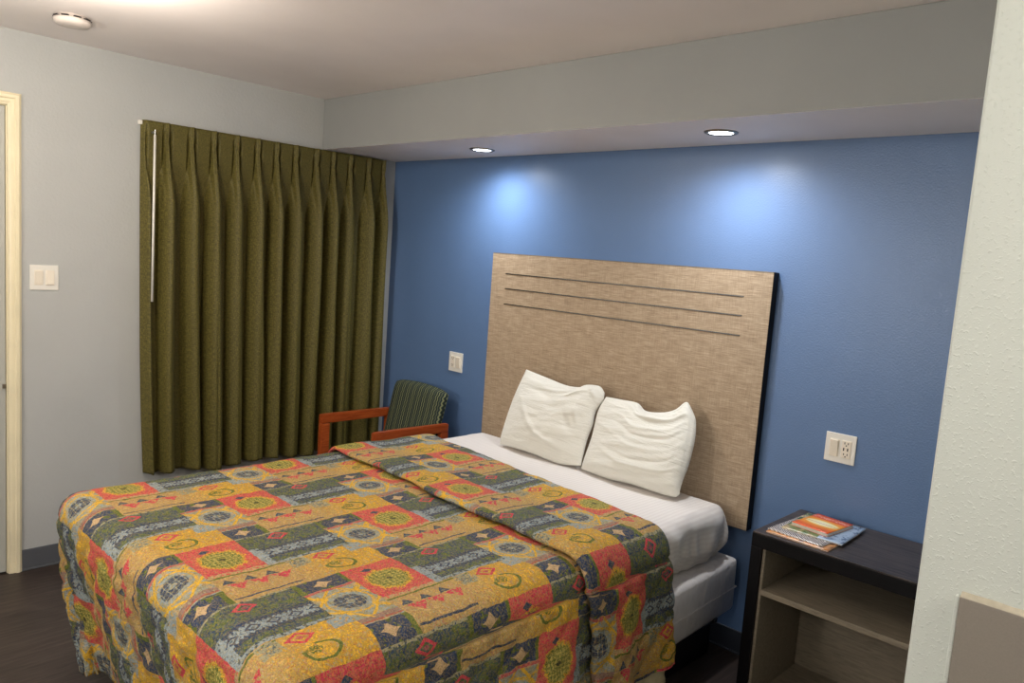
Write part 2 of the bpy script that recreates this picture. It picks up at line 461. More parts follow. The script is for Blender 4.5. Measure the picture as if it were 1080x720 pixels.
b = B(); box(b, (-0.0055, DY1-0.020, 0.872), (0.002, DY1-0.006, 0.892), 0.002)
obj('latch_plate', b, M['metal'], dr)

# ------------------------------------------------------------------ lamps
def spot(name, parent, loc, wts, col, size, blend, radius, tgt=(0, 0, -1)):
    l = bpy.data.lights.new(name, 'SPOT'); l.energy = wts; l.color = col; l.spot_size = math.radians(size); l.spot_blend = blend; l.shadow_soft_size = radius
    o = bpy.data.objects.new(name, l); C.objects.link(o); o.parent = parent; o.location = loc
    o.rotation_euler = Vector(tgt).to_track_quat('-Z', 'Y').to_euler(); return o

def can_light(x, y, label):
    r = empty('recessed_light', (x, y, ZS), label, 'ceiling light', group='recessed lights in the soffit')
    b = B()
    lathe(b, [(0.046, -0.0015), (0.050, -0.006), (0.058, -0.007), (0.064, -0.004), (0.066, 0.0005)], 40)
    # leave the ring open in the middle
    for f in [f for f in b.faces if len(f.verts) > 8]: b.faces.remove(f)
    obj('trim_ring', b, M['metal'], r, True)
    b = B(); lathe(b, [(0.0465, -0.0035), (0.0465, -0.001)], 40)
    obj('lens', b, M['lamp_cool'], r)
    spot('bulb', r, (0, 0, -0.012), SOFFIT_W*6, SOFFIT_COL, 168, 1.0, 0.045)
    return r
can_light(1.034, -0.235, 'round recessed ceiling light above the left side of the headboard')
can_light(2.422, -0.285, 'round recessed ceiling light nearer the textured pale wall')

def dome(x, y, name, label, wts, col, m, r0=0.12):
    r = empty(name, (x, y, H), label, 'ceiling light')
    b = B(); lathe(b, [(r0, -0.001), (r0, -0.018), (r0-0.012, -0.022)], 40); obj('base_ring', b, M['white_plastic'], r, True)
    b = B(); lathe(b, [(r0-0.014, -0.020), (r0-0.02, -0.035), (r0*0.6, -0.048), (r0*0.2, -0.053)], 40); obj('lens', b, m, r, True)
    l = bpy.data.lights.new('bulb', 'POINT'); l.energy = wts; l.color = col; l.shadow_soft_size = 0.10
    o = bpy.data.objects.new('bulb', l); C.objects.link(o); o.parent = r; o.location = (0, 0, -0.19)
    return r
dome(1.20, -2.22, 'ceiling_lamp', 'round flush ceiling lamp near the door, beyond the smoke alarm', CEIL_W*3.2, CEIL_COL, M['lamp_warm'])
dome(3.25, -3.95, 'hall_fill_lamp', 'round flush fill lamp added out of view behind the camera near the passage', HALL_FILL_W*1.6, HALL_FILL_COL, M['lamp_fill'], 0.15)  # unseen ceiling lamp, added to fill the room with light
# unseen vanity bar on the textured wall, camera side, added to raise the brightness
r = empty('vanity_fill_lamp', (4.55, YP, 1.98), 'added, unseen vanity bar fill lamp on the pale textured wall above the grey splash', 'wall lamp')
b = B(); box(b, (-0.22, -0.03, -0.04), (0.22, 0, 0.04), 0.005); obj('back_plate', b, M['chrome'], r)
for sx in (-0.13, 0.13):
    b = B(); lathe(b, [(0.02, 0.05), (0.05, 0.02), (0.062, -0.03), (0.05, -0.075), (0.02, -0.09)], 24, center=(sx, -0.09, 0))
    obj('lamp_shade', b, M['lamp_fill'], r, True)
    l = bpy.data.lights.new('bulb', 'POINT'); l.energy = VANITY_FILL_W; l.color = VANITY_FILL_COL; l.shadow_soft_size = 0.05
    o = bpy.data.objects.new('bulb', l); C.objects.link(o); o.parent = r; o.location = (sx, -0.20, -0.0)

# unseen floor lamp behind the camera, added to brighten ceiling and soffit underside
r = empty('floor_fill_lamp', (1.9, -4.2, 0), 'white globe fill lamp added out of view at the back wall behind the camera', 'floor lamp')
b = B(); lathe(b, [(0.14, 0), (0.14, 0.015), (0.02, 0.03)], 32); obj('base', b, M['black_metal'], r, True)
b = B(); lathe(b, [(0.010, 0.03), (0.010, 1.36)], 16); obj('pole', b, M['black_metal'], r, True)
b = B(); lathe(b, [(0.02, 1.361)]+[(0.14*math.sin(PI*k/16+0.14), 1.50-0.14*math.cos(PI*k/16+0.14)) for k in range(0, 15)]+[(0.01, 1.64)], 32); gl = obj('globe', b, M['lamp_fill'], r, True)
l = bpy.data.lights.new('bulb', 'POINT'); l.energy = FLOOR_FILL_W; l.color = FLOOR_FILL_COL; l.shadow_soft_size = 0.14
o = bpy.data.objects.new('bulb', l); C.objects.link(o); o.parent = r; o.location = (0, 0.17, 1.55)

# smoke alarm
r = empty('smoke_alarm', (0.49, -1.985, H), 'round white smoke alarm on the ceiling above the light switch', 'smoke alarm')
b = B(); lathe(b, [(0.055, 0), (0.056, -0.012), (0.066, -0.014), (0.067, -0.026), (0.058, -0.036), (0.03, -0.040), (0.012, -0.040)], 48)
sa = obj('housing', b, M['alarm_plastic'], r, True)
b = B()
for k in range(9):
    a = 2*PI*k/9
    box(b, (0.0545, -0.0125, -0.0128), (0.0665, 0.0125, -0.0085), M=Matrix.Rotation(a, 4, 'Z'))
obj('vent_slot', b, M['slot'], r)

# ------------------------------------------------------------------ wall plates
def plate(name, label, cat, loc, rotz, devices):
    """devices: list of 'rocker' / 'usb' / 'outlet' from left to right; local +x right, -y out of the wall"""
    r = empty(name, loc, label, cat, rotz)
    b = B(); box(b, (-0.058, -0.006, -0.057), (0.058, 0, 0.057), 0.0025)
    obj('cover_plate', b, M['white_plastic'], r)
    for i, d in enumerate(devices):
        x = -0.023+0.046*i
        if d.startswith('rocker'):
            b = B(); box(b, (x-0.0175, -0.0075, -0.034), (x+0.0175, -0.004, 0.034), 0.001)
            up = -1 if d.endswith('down') else 1
            Mx = Matrix.Translation((x, -0.007, 0)) @ Matrix.Rotation(up*0.10, 4, 'X')
            box(b, (-0.0155, -0.005, -0.031), (0.0155, 0.003, 0.031), 0.0012, M=Mx)
            obj('rocker', b, M['ivory_plastic'], r)
        else:
            b = B(); box(b, (x-0.0175, -0.0085, -0.034), (x+0.0175, -0.004, 0.034), 0.001)
            so = obj('socket', b, M['ivory_plastic'], r)
            b = B()
            for cz in ((0.020, -0.020) if d == 'outlet' else (0.021, -0.022)):
                for sx in (-0.0065, 0.0065): obj('slot', box(B(), (x+sx-0.0014, -0.0092, cz-0.001), (x+sx+0.0014, -0.0080, cz+0.007)), M['slot'], so)
                obj('ground_hole', lathe(B(), [(0.0026, -0.0092), (0.0026, -0.008)], 10, 'y', (x, 0, cz-0.006)), M['slot'], so)
            if d == 'usb':
                for sx in (-0.0085, 0.0065): obj('usb_slot', box(B(), (x+sx-0.0022, -0.0092, -0.006), (x+sx+0.0022, -0.0080, 0.006)), M['slot'], so)
            b.free()
    return r
plate('light_switch', 'white double light switch on the grey wall beside the door', 'light switch', (0.0, -1.953, 1.375), -PI/2*-1, ['rocker', 'rocker_down'])
plate('wall_outlet', 'small white outlet and switch plate left of the headboard, above the chair', 'outlet', (0.681, 0, 0.984), 0, ['outlet', 'rocker'])
plate('wall_outlet', 'white switch and charging outlet plate right of the headboard, above the nightstand', 'outlet', (2.909, 0, 0.979), 0, ['rocker', 'usb'])

# ------------------------------------------------------------------ curtain
def curtain():
    r = empty('curtain', (0, -0.84, 0.38), 'olive green pinch pleated curtain covering the window', 'curtain')
    ya, yb, zt = -1.545, -0.118, 2.150
    NP = 13
    NS, NZ = 1040, 110
    rnd = random.Random(3)
    py = [k/(NP-1) + (rnd.uniform(-0.006, 0.006) if 0 < k < NP-1 else 0) for k in range(NP)]
    dep = [rnd.uniform(0.8, 1.2) for _ in range(NP)]
    lean = [rnd.uniform(-0.018, 0.018) for _ in range(NP)]
    dbl = [rnd.uniform(0, 1) for _ in range(NP)]
    def sm(a, b, t):
        t = min(1, max(0, (t-a)/(b-a))); return t*t*(3-2*t)
    pts, uvs = [], []
    for i in range(NS+1):
        u = i/NS
        kk = 0
        while kk < NP-2 and u > py[kk+1]: kk += 1
        ff = (u-py[kk])/(py[kk+1]-py[kk]); near = kk if ff < 0.5 else kk+1
        fr = ff if ff < 0.5 else ff-1                        # 0 at a pleat, +-.5 midway
        row, ur = [], []
        for j in range(NZ+1):
            v = j/NZ; D = v*(zt-0.385); z = zt-D
            open_ = sm(0.075, 0.42, D)                        # how far the pleat has opened below its pinch
            low = sm(0.5, 1.5, D)
            w = 0.10 + 0.27*open_                             # half width of the ridge, in spacings
            dp = dep[kk]*(1-ff)+dep[kk+1]*ff
            ridge = math.cos(min(1.0, abs(fr)/w)*PI/2)**(1.2-0.4*open_)
            # header: three stitched fingers per pleat
            head = 0.046 + 0.016*ridge*(0.75+0.25*math.cos(fr/0.1*2*PI)) - 0.004*math.cos(2*PI*fr)*0
            pin = -0.010*math.exp(-((D-0.088)/0.014)**2)*math.exp(-(fr/0.12)**2)
            groove = -0.022*math.exp(-((abs(fr)-0.15)/0.045)**2)*(1-open_)*sm(0.0, 0.10, D)
            body = 0.022 + 0.088*dp*ridge + 0.014*low*dbl[near]*math.cos(fr*4*PI+dbl[kk]*5)
            x = head*(1-open_)+body*open_ + pin + groove
            x += 0.010*noise.noise(Vector((u*9, z*1.1, 4)))*open_ + 0.003*noise.noise(Vector((u*40, z*2, 1)))*open_
            yy = ya + u*(yb-ya) + (lean[near]*math.cos(PI*fr) + 0.012*math.sin(2*PI*fr)*dbl[near])*low
            yy += 0.045*(1-u)**2*v*v
            zz = z + (0.010*math.sin(u*17) + 0.012*ridge*0 - 0.012*u)*v**4 + 0.004*math.cos(2*PI*fr)*v**6
            if u < 0.015: x = min(x, 0.012+u*3.0)
            row.append((max(0.012, x), yy+0.84, zz-0.38)); ur.append((u*2.4, z))
        pts.append(row); uvs.append(ur)
    o = obj('panel', grid(B(), pts, uvs), M['curtain'], r, True)
    md = o.modifiers.new('thick', 'SOLIDIFY'); md.thickness = 0.002; md.offset = -1
    # traverse rail and draw wand
    b = B(); box(b, (0.004, ya+0.84-0.012, zt-0.38-0.022), (0.024, yb+0.84, zt-0.38-0.002), 0.002); obj('rail', b, M['white_plastic'], r)
    b = B(); lathe(b, [(0.0055, 0), (0.0055, 0.80)], 12, center=(0.105, -1.513+0.84, 1.277-0.38)); obj('draw_wand', b, M['white_plastic'], r, True)
    b = B(); lathe(b, [(0.003, 0), (0.003, 0.03)], 8, center=(0.105, -1.513+0.84, 2.072-0.38)); box(b, (0.06, -1.516+0.84, 2.085-0.38), (0.108, -1.510+0.84, 2.097-0.38), 0.001); obj('wand_hook', b, M['chrome'], r)
curtain()

# ------------------------------------------------------------------ headboard
r = empty('headboard', (1.78, 0, 0.555), 'wide beige linen-look headboard panel with three dark grooves, hung on the blue wall', 'headboard')
hx0, hx1, hz0, hz1 = 0.974-1.78, 2.586-1.78, 0.0, 1.634-0.555
b = B(); box(b, (hx0+0.001, -0.046, hz0+0.001), (hx1-0.001, -0.034, hz1-0.001), 0.001); obj('face_panel', b, M['linen'], r)
b = B(); box(b, (hx0, -0.0445, hz0), (hx1, -0.001, hz1), 0.001); obj('edge_band', b, M['black_lam'], r)
b = B(); box(b, (hx0+0.002, -0.0470, hz1-0.002), (hx1-0.002, -0.020, hz1+0.0015), 0.0005); obj('top_edge', b, M['oak'], r)
for z in (1.527, 1.447, 1.364):
    b = B(); box(b, (1.082-1.78, -0.0475, z-0.0028-0.555), (2.466-1.78, -0.0455, z+0.0028-0.555), 0.0006)
    obj('groove', b, M['black_metal'], r)
    b2 = B(); box(b2, (1.084-1.78, -0.0485, z-0.0005-0.555), (2.464-1.78, -0.0472, z+0.0016-0.555)); 
    obj('groove_inlay', b2, M['chrome'], r)

# ------------------------------------------------------------------ bed
BX0, BX1, BYH, BYF = 1.085, 2.575, -0.060, -2.03
r = empty('bed', (1.80, -1.1, 0), 'queen bed with white covered box spring on a black base, under the patchwork bedspread', 'bed')
def L(p): return (p[0]-1.80, p[1]+1.1, p[2])
b = B(); box(b, L((BX0+0.09, BYF+0.12, 0)), L((BX1-0.075, BYH-0.04, 0.135)), 0.004); obj('base', b, M['black_metal'], r)
b = B(); box(b, L((BX0, BYF, 0.215)), L((BX1, BYH, 0.445)), 0.022)
o = obj('box_spring', b, M['boxcover'], r, True)
b = B(); box(b, L((BX0-0.001, BYF-0.001, 0.315)), L((BX1+0.0015, BYH+0.001, 0.320)), 0.002); pip = obj('piping', b, M['boxcover'], r)
b = B(); box(b, L((BX1-0.05, BYH-0.17, 0.208)), L((BX1+0.002, BYH-0.145, 0.228)), 0.003); cg = obj('notch_block', b, M['black_metal'], r)  # dark block in place of the notch in the box spring's lower edge
for q in (o, pip, cg):                      # the box spring sags a little toward the foot
    R_ = Matrix.Translation((0, BYH+1.1, 0.445)) @ Matrix.Rotation(math.radians(1.9), 4, 'X') @ Matrix.Translation((0, -BYH-1.1, -0.445-0.004))
    q.data.transform(R_)
b = B(); box(b, L((BX0+0.04, BYF+0.05, 0.447)), L((BX1-0.095, BYH-0.08, 0.650)), 0.05); obj('mattress', b, M['sheet'], r, True)

# drape: a cloth laid over a rounded box; returns the point for cloth coordinates (a, c)
def drape(a, c, x0, x1, y0, y1, zt, rr, extra=0.0, rip=None, tuck=0.0):
    """a, c: cloth coordinates in world x / y; inner flat rect is [x0,x1]x[y0,y1]; beyond it the cloth bends over radius rr and drops"""
    dx = (a-x1) if a > x1 else ((a-x0) if a < x0 else 0.0)
    dy = (c-y1) if c > y1 else ((c-y0) if c < y0 else 0.0)
    ix = min(max(a, x0), x1); iy = min(max(c, y0), y1)
    d = max(abs(dx), abs(dy))
    if d < 1e-9: return Vector((ix, iy, zt+extra)), Vector((0, 0, 1)), 0.0, (a, c)
    n = Vector((dx, dy, 0)).normalized(); R2 = rr+extra
    arc = rr*PI/2
    if d < arc:
        th = d/rr; p = Vector((ix, iy, zt-rr)) + n*(R2*math.sin(th)) + Vector((0, 0, R2*math.cos(th))); nn = n*math.sin(th)+Vector((0, 0, math.cos(th))); h = 0.0
    else:
        h = d-arc; p = Vector((ix, iy, zt-rr-h)) + n*(R2 - tuck*h); nn = n.copy()
    return p, nn, h, (ix+n.x*d, iy+n.y*d)

def quilt(a, c):
    s = 0.115
    return abs(math.sin(PI*(a+c)/s)*math.sin(PI*(a-c)/s))**0.4

# sheet over the mattress
def sheet():
    x0, x1, y1, y0 = 1.035+0.07, 2.548-0.07, -0.105-0.06, -1.25
    D = 0.355; pts, uvs = [], []
    NA, NC = 200, 120
    for i in range(NA+1):
        a = x0-D + (x1-x0+2*D)*i/NA; row, ur = [], []
        for j in range(NC+1):
            c = y0 + (y1+D-y0)*j/NC
            p, n, h, cl = drape(a, c, x0, x1, y0, y1, 0.668, 0.065)
            w = 0.0
            if h > 0 or n.z < 0.9:
                q = min(1, (1-n.z))
                w = 0.009*math.sin(cl[1]*38+3*math.sin(cl[1]*9)+h*6)*q + 0.006*math.sin(cl[1]*90+4*math.sin(cl[1]*13)-h*14)*q*min(1,h/0.05) + 0.006*noise.noise(Vector((cl[0]*12, cl[1]*12, 0)))
                p += n*w
                if h > 0.09: p -= Vector((n.x, n.y, 0))*((h-0.09)*0.62)         # tucks in under the mattress
                if h > 0: p += Vector((0, 0, 0.012*math.sin(cl[1]*11+1)*h/0.2))
            else:
                p.z += 0.004*noise.noise(Vector((a*3, c*3, 2)))+0.003*noise.noise(Vector((a*9, c*4, 5)))
            p.z = max(p.z, 0.450-0.033*max(0, -0.06-p.y)-(0.006 if p.y < -0.3 else 0))
            row.append(p); ur.append((cl[0], cl[1]))
        pts.append(row); uvs.append(ur)
    o = obj('bed_sheet', grid(B(), pts, uvs), M['sheet'], None, True)
    md = o.modifiers.new('thick', 'SOLIDIFY'); md.thickness = 0.003; md.offset = -1
    tag(o, 'white satin-striped sheet stretched over the head end of the bed', 'bed sheet')
sheet()

# bedspread: main cloth, folded back into a raised band near the pillows
def bedspread():
    rr = 0.075
    x0, x1, y0 = 1.055+rr, 2.605-rr, -2.205+rr
    zt = 0.700; D = 0.70
    r = empty('bedspread', (1.80, -1.3, 0.2), 'quilted bedspread in yellow, red, olive and navy patchwork print draped over the bed', 'bedspread')
    off = Vector((1.80, -1.3, 0.2))
    NA = 230
    A = [x0-D + (x1-x0+2*D)*i/NA for i in range(NA+1)]
    def ripple(h, cl, n, side):
        per = cl[0]*n.y - cl[1]*n.x
        k = min(1, h/0.35)
        return 0.016*k*math.sin(per*15+1.3*math.sin(per*6)) + 0.007*k*noise.noise(Vector((cl[0]*7, cl[1]*7, 3)))
    def surf(a, c, extra=0.0, bot=None):
        p, n, h, cl = drape(a, c, x0, x1, y0, 9.0, zt, rr, extra, tuck=0.22 if a < x0 or c < y0 else -0.02)
        corner = (a < x0 and c < y0) or (a > x1 and c < y0)
        if h > 0:
            p += n*ripple(h, cl, n, 0)
            if corner:
                ang = math.atan2(abs(c-y0), abs(a-(x0 if a < x0 else x1)))
                p += n*(0.030*min(1, h/0.3)*math.sin(ang*7+0.6))
            p += n*(0.013*quilt(*cl)*min(1, h/0.03))
            seam = math.exp(-((h-0.012)/0.006)**2)
            p += n*(-0.009*seam)
        else:
            q = 1-n.z
            p.z += (0.006*noise.noise(Vector((a*2.2, c*2.2, 7)))+0.003*noise.noise(Vector((a*8, c*8, 9))))*(1-q) + 0.0025*quilt(*cl)*(1-q)
        return p, h, cl
    def uv_of(a, c, h, cl, du=0, dv=0):
        u, v = cl
        if h > 0.012 and a > x1: u -= 0.134; v -= 0.119          # the drop is a separate piece sewn on
        return (u+du, v+dv)
    pts, uvs = [], []
    # main cloth from the foot hem to the fold
    NC = 150
    ya, yb = y0-D, -0.95
    for a in A:
        row, ur = [], []
        for j in range(NC+1):
            c = ya+(yb-ya)*j/NC
            p, h, cl = surf(a, c); row.append(p-off); ur.append(uv_of(a, c, h, cl))
        pts.append(row); uvs.append(ur)
    o = obj('main_cloth', grid(B(), pts, uvs), M['spread'], r, True)
    md = o.modifiers.new('thick', 'SOLIDIFY'); md.thickness = 0.008; md.offset = -1
    # raised band: profile in (y, lift) goes under, round the bullnose and back toward the pillows
    prof = [(-0.98, 0.012), (-1.03, 0.011), (-1.07, 0.010)]
    for k in range(1, 10):
        th = -PI/2 + PI*k/10; prof.append((-1.085-0.017*math.cos(th), 0.026+0.016*math.sin(th)))
    n_b = 46
    for k in range(n_b+1):
        f = k/n_b; prof.append((-1.075+f*(0.56), 0.042 - 0.020*f + 0.004*math.sin(f*9)))
    Lp = [0]
    for k in range(1, len(prof)): Lp.append(Lp[-1]+math.hypot(prof[k][0]-prof[k-1][0], prof[k][1]-prof[k-1][1]))
    pts, uvs = [], []
    for a in [min(q, x1+0.53) for q in A]:
        row, ur = [], []
        f = min(1, max(0, (a-x0)/(x1-x0)))
        drop = max(0, a-x1, x0-a)
        for k, (yy, ex) in enumerate(prof):
            t = max(0.0, (k-12)/n_b)
            skew = -0.085*f*(1-t) - (0.03+0.165*f)*t + drop*(0.18-0.06*t)
            skew += 0.006*math.sin(a*9)+0.004*math.sin(a*23)
            c = yy+skew
            p, h, cl = surf(a, c, ex*(0.62+0.25*f))
            row.append(p-off); u_, v_ = cl[0], -1.075+Lp[k]-Lp[12]+skew
            on_drop = h > 0.012 and a > x1
            ur.append((u_-0.074, v_+0.159) if on_drop else (u_+0.025, v_+0.248))
        pts.append(row); uvs.append(ur)
    o = obj('folded_band', grid(B(), pts, uvs), M['spread'], r, True)
    md = o.modifiers.new('thick', 'SOLIDIFY'); md.thickness = 0.006; md.offset = -1
    # cream lining showing below the band on the nightstand side
    pts = []
    for i in range(25):
        f = i/24; row = []
        for j in range(8):
            g = j/7; a = x1+0.48+g*0.12; c = -1.06+f*0.36+0.03*g
            p, h, cl = surf(a, c, 0.008); row.append(p-off)
        pts.append(row)
    o = obj('lining', grid(B(), pts), M['lining'], r, True); o['label'] = 'cream lining hem'
    md = o.modifiers.new('thick', 'SOLIDIFY'); md.thickness = 0.004; md.offset = -1
bedspread()

# ------------------------------------------------------------------ pillows
def curve(P, t):
    # Catmull-Rom through the control points, t in 0..1
    n = len(P)-1; s = t*n; i = min(n-1, int(s)); f = s-i
    p0 = P[max(0, i-1)]; p1 = P[i]; p2 = P[i+1]; p3 = P[min(n, i+2)]
    return tuple(0.5*((2*b_)+(-a_+c_)*f+(2*a_-5*b_+4*c_-d_)*f*f+(-a_+3*b_-3*c_+d_)*f**3) for a_, b_, c_, d_ in zip(p0, p1, p2, p3))
def pillow(label, top, right, bottom, left, seed, folds, thick):
    n = 72
    off = Vector(((top[0][0]+top[-1][0])/2, -0.24, 0.675))
    sl = Vector((0, 0.432, 1)).normalized(); nrm = Vector((0, -1, 0.432)).normalized()
    faces = []
    for side in (1, -1):
        pts, uvs = [], []
        for i in range(n+1):
            s = i/n; row, ur = [], []
            for j in range(n+1):
                t = j/n                       # 0 top .. 1 bottom
                T = curve(top, s); Bt = curve(bottom, s); Lf = curve(left, t); Rt = curve(right, t)
                q = [(1-t)*T[k]+t*Bt[k]+(1-s)*Lf[k]+s*Rt[k]-((1-s)*(1-t)*top[0][k]+s*(1-t)*top[-1][k]+(1-s)*t*bottom[0][k]+s*t*bottom[-1][k]) for k in (0, 1)]
                x, z = q
                base = Vector((x, -0.28+(z-0.68)*0.432, z))
                m = max(0, min(1, (4*s*(1-s))))**0.66 * max(0, min(1, 4*t*(1-t)))**0.72
                h = thick*m*(1+0.18*(t-0.5))
                if side > 0:
                    wr = 0
                    e = min(1, 6*min(s, 1-s, t, 1-t))
                    for (sx, tz, ang, ln, wd, amp) in folds:
                        du, dv = (s-sx), (t-tz); ca, sa = math.cos(ang), math.sin(ang)
                        pa, pb = du*ca+dv*sa, -du*sa+dv*ca + 0.5*(du*ca+dv*sa)**2
                        wr += 0.8*amp*math.exp(-(pa/ln)**2)*math.exp(-(pb/wd)**2)
                    wr += 0.006*noise.noise(Vector((s*3+seed, t*9, seed)))+0.003*noise.noise(Vector((s*7, t*22+seed, 1.5)))
                    h += wr*e
                    base = base + nrm*h
                else:
                    base = base - nrm*h*0.55
                    base.y = min(base.y, -0.052)
                    
                base.z = max(base.z, 0.674)
                row.append(base-off); ur.append((x, z))
            pts.append(row); uvs.append(ur)
        faces.append((pts, uvs))
    b = B()
    grid(b, faces[0][0], faces[0][1]); grid(b, [list(rw) for rw in faces[1][0]][::-1], faces[1][1][::-1])
    bmesh.ops.remove_doubles(b, verts=b.verts[:], dist=0.0006)
    bmesh.ops.recalc_face_normals(b, faces=b.faces[:])
    o = obj('pillow', b, M['pillow'], None, True, loc=off)
    tag(o, label, 'pillow')
pillow('white pillow on the left, its smooth front creased toward the lower right corner',
       [(1.348, 1.051), (1.501, 1.033), (1.632, 1.018), (1.722, 1.023), (1.759, 1.041), (1.826, 1.045), (1.864, 1.022)],
       [(1.864, 1.022), (1.871, 0.985), (1.851, 0.933), (1.859, 0.873), (1.857, 0.806), (1.870, 0.694)],
       [(1.352, 0.679), (1.461, 0.682), (1.575, 0.682), (1.659, 0.676), (1.753, 0.674), (1.870, 0.694)],
       [(1.348, 1.051), (1.339, 0.98), (1.334, 0.873), (1.341, 0.728), (1.352, 0.679)], 1.0,
       [(0.80, 0.12, 0.9, 0.18, 0.03, 0.014), (0.62, 0.22, -0.35, 0.25, 0.02, 0.009), (0.35, 0.20, -0.25, 0.3, 0.025, 0.006), (0.35, 0.68, 0.65, 0.35, 0.02, 0.009), (0.75, 0.62, 0.9, 0.16, 0.03, -0.010),
        (0.82, 0.52, 1.2, 0.14, 0.02, 0.009), (0.6, 0.82, 0.3, 0.22, 0.02, 0.008), (0.5, 0.45, 0.5, 0.4, 0.06, -0.006)], 0.070)
pillow('white pillow on the right, wrinkled across its front with one ear-like top corner',
       [(1.880, 1.006), (1.975, 1.009), (2.056, 1.009), (2.111, 0.985), (2.196, 0.994), (2.251, 1.017), (2.290, 1.056), (2.331, 1.023)],
       [(2.331, 1.023), (2.359, 0.99), (2.381, 0.916), (2.388, 0.816), (2.383, 0.748), (2.387, 0.698)],
       [(1.875, 0.683), (1.951, 0.678), (2.047, 0.676), (2.156, 0.683), (2.286, 0.681), (2.366, 0.685), (2.387, 0.698)],
       [(1.880, 1.006), (1.862, 0.94), (1.876, 0.828), (1.875, 0.725), (1.875, 0.683)], 4.0,
       [(0.45, 0.14, 0.6, 0.2, 0.03, 0.014), (0.6, 0.22, 0.15, 0.35, 0.018, 0.010), (0.55, 0.34, 0.05, 0.4, 0.014, 0.007), (0.6, 0.42, 0.02, 0.35, 0.012, -0.007), (0.6, 0.52, 0.0, 0.35, 0.014, 0.006), (0.55, 0.62, -0.05, 0.4, 0.012, -0.006),
        (0.55, 0.70, 0.05, 0.35, 0.014, 0.006), (0.93, 0.5, 1.5, 0.5, 0.02, -0.008), (0.8, 0.08, -0.5, 0.15, 0.03, -0.014), (0.1, 0.4, 0.3, 0.12, 0.02, 0.008)], 0.066)

# ------------------------------------------------------------------ armchair in the corner
def armchair():
    ox, oy = 0.525, -0.38
    r = empty('armchair', (ox, oy, 0), 'wooden armchair with green striped upholstery in the corner beside the bed', 'chair')
    def Lc(x, y, z): return (x-ox, y-oy, z)
    for sx, x in ((-1, 0.262), (1, 0.765)):
        b = B(); xa, xb = x-0.015, x+0.020
        # arm board: gently dropping toward the back
        b2 = B()
        P = [(-0.635, 0.652, 0.600), (-0.60, 0.654, 0.602), (-0.40, 0.652, 0.600), (-0.12, 0.648, 0.600)]
        rows = [[(xa-ox, y-oy, zt), (xb-ox, y-oy, zt), (xb-ox, y-oy, zb), (xa-ox, y-oy, zb), (xa-ox, y-oy, zt)] for y, zt, zb in P]
        grid(b2, rows)
        b2.verts.ensure_lookup_table()
        bmesh.ops.remove_doubles(b2, verts=b2.verts[:], dist=1e-5)
        bmesh.ops.holes_fill(b2, edges=[e for e in b2.edges if e.is_boundary])
        bmesh.ops.recalc_face_normals(b2, faces=b2.faces[:])
        bmesh.ops.bevel(b2, geom=[e for e in b2.edges if e.calc_face_angle(0) > 0.8], offset=0.004, segments=2, affect='EDGES')
        obj('arm', b2, M['chair_wood'], r)
        b = B(); box(b, Lc(xa, -0.635, 0), Lc(xb, -0.580, 0.5995), 0.004); obj('leg', b, M['chair_wood'], r)
        b = B(); box(b, Lc(xa, -0.175, 0), Lc(xb, -0.12, 0.5995), 0.004); obj('leg', b, M['chair_wood'], r)
        b = B(); box(b, Lc(xa+0.004, -0.5795, 0.27), Lc(xb-0.004, -0.1755, 0.315), 0.003); obj('side_rail', b, M['chair_wood'], r)
    b = B(); box(b, Lc(0.284, -0.64, 0.30), Lc(0.748, -0.16, 0.42), 0.03); obj('seat', b, M['chair_fab'], r, True)
    # backrest: padded slab leaning back, rounded top with a slight crown
    pts = []
    n = 30
    b = B()
    fr, bk = [], []
    for i in range(n+1):
        u = i/n; fx = []; bx = []
        for j in range(n+1):
            v = j/n
            x = 0.288+u*(0.752-0.288) + (0.010)*(v)*(1 if u > 0.5 else -1)*abs(2*u-1)
            crown = 0.016*(1-(2*u-1)**2) - 0.014*abs(2*u-1)**8
            z = 0.40 + v*(0.425+crown*1.0)
            y = -0.215 + (z-0.40)*0.24
            e = (1-abs(2*u-1)**8)**0.5*(1-max(0, (v-0.5)*2)**10)**0.5 if abs(2*u-1) < 1 and v < 1 else 0
            fx.append(Vector((x-ox, y-oy-0.035*e, z))); bx.append(Vector((x-ox, y-oy+0.025*e, z)))
        fr.append(fx); bk.append(bx)
    grid(b, fr); grid(b, bk[::-1])
    bmesh.ops.remove_doubles(b, verts=b.verts[:], dist=1e-4)
    bmesh.ops.holes_fill(b, edges=[e for e in b.edges if e.is_boundary])
    bmesh.ops.recalc_face_normals(b, faces=b.faces[:])
    obj('backrest', b, M['chair_fab'], r, True)
armchair()

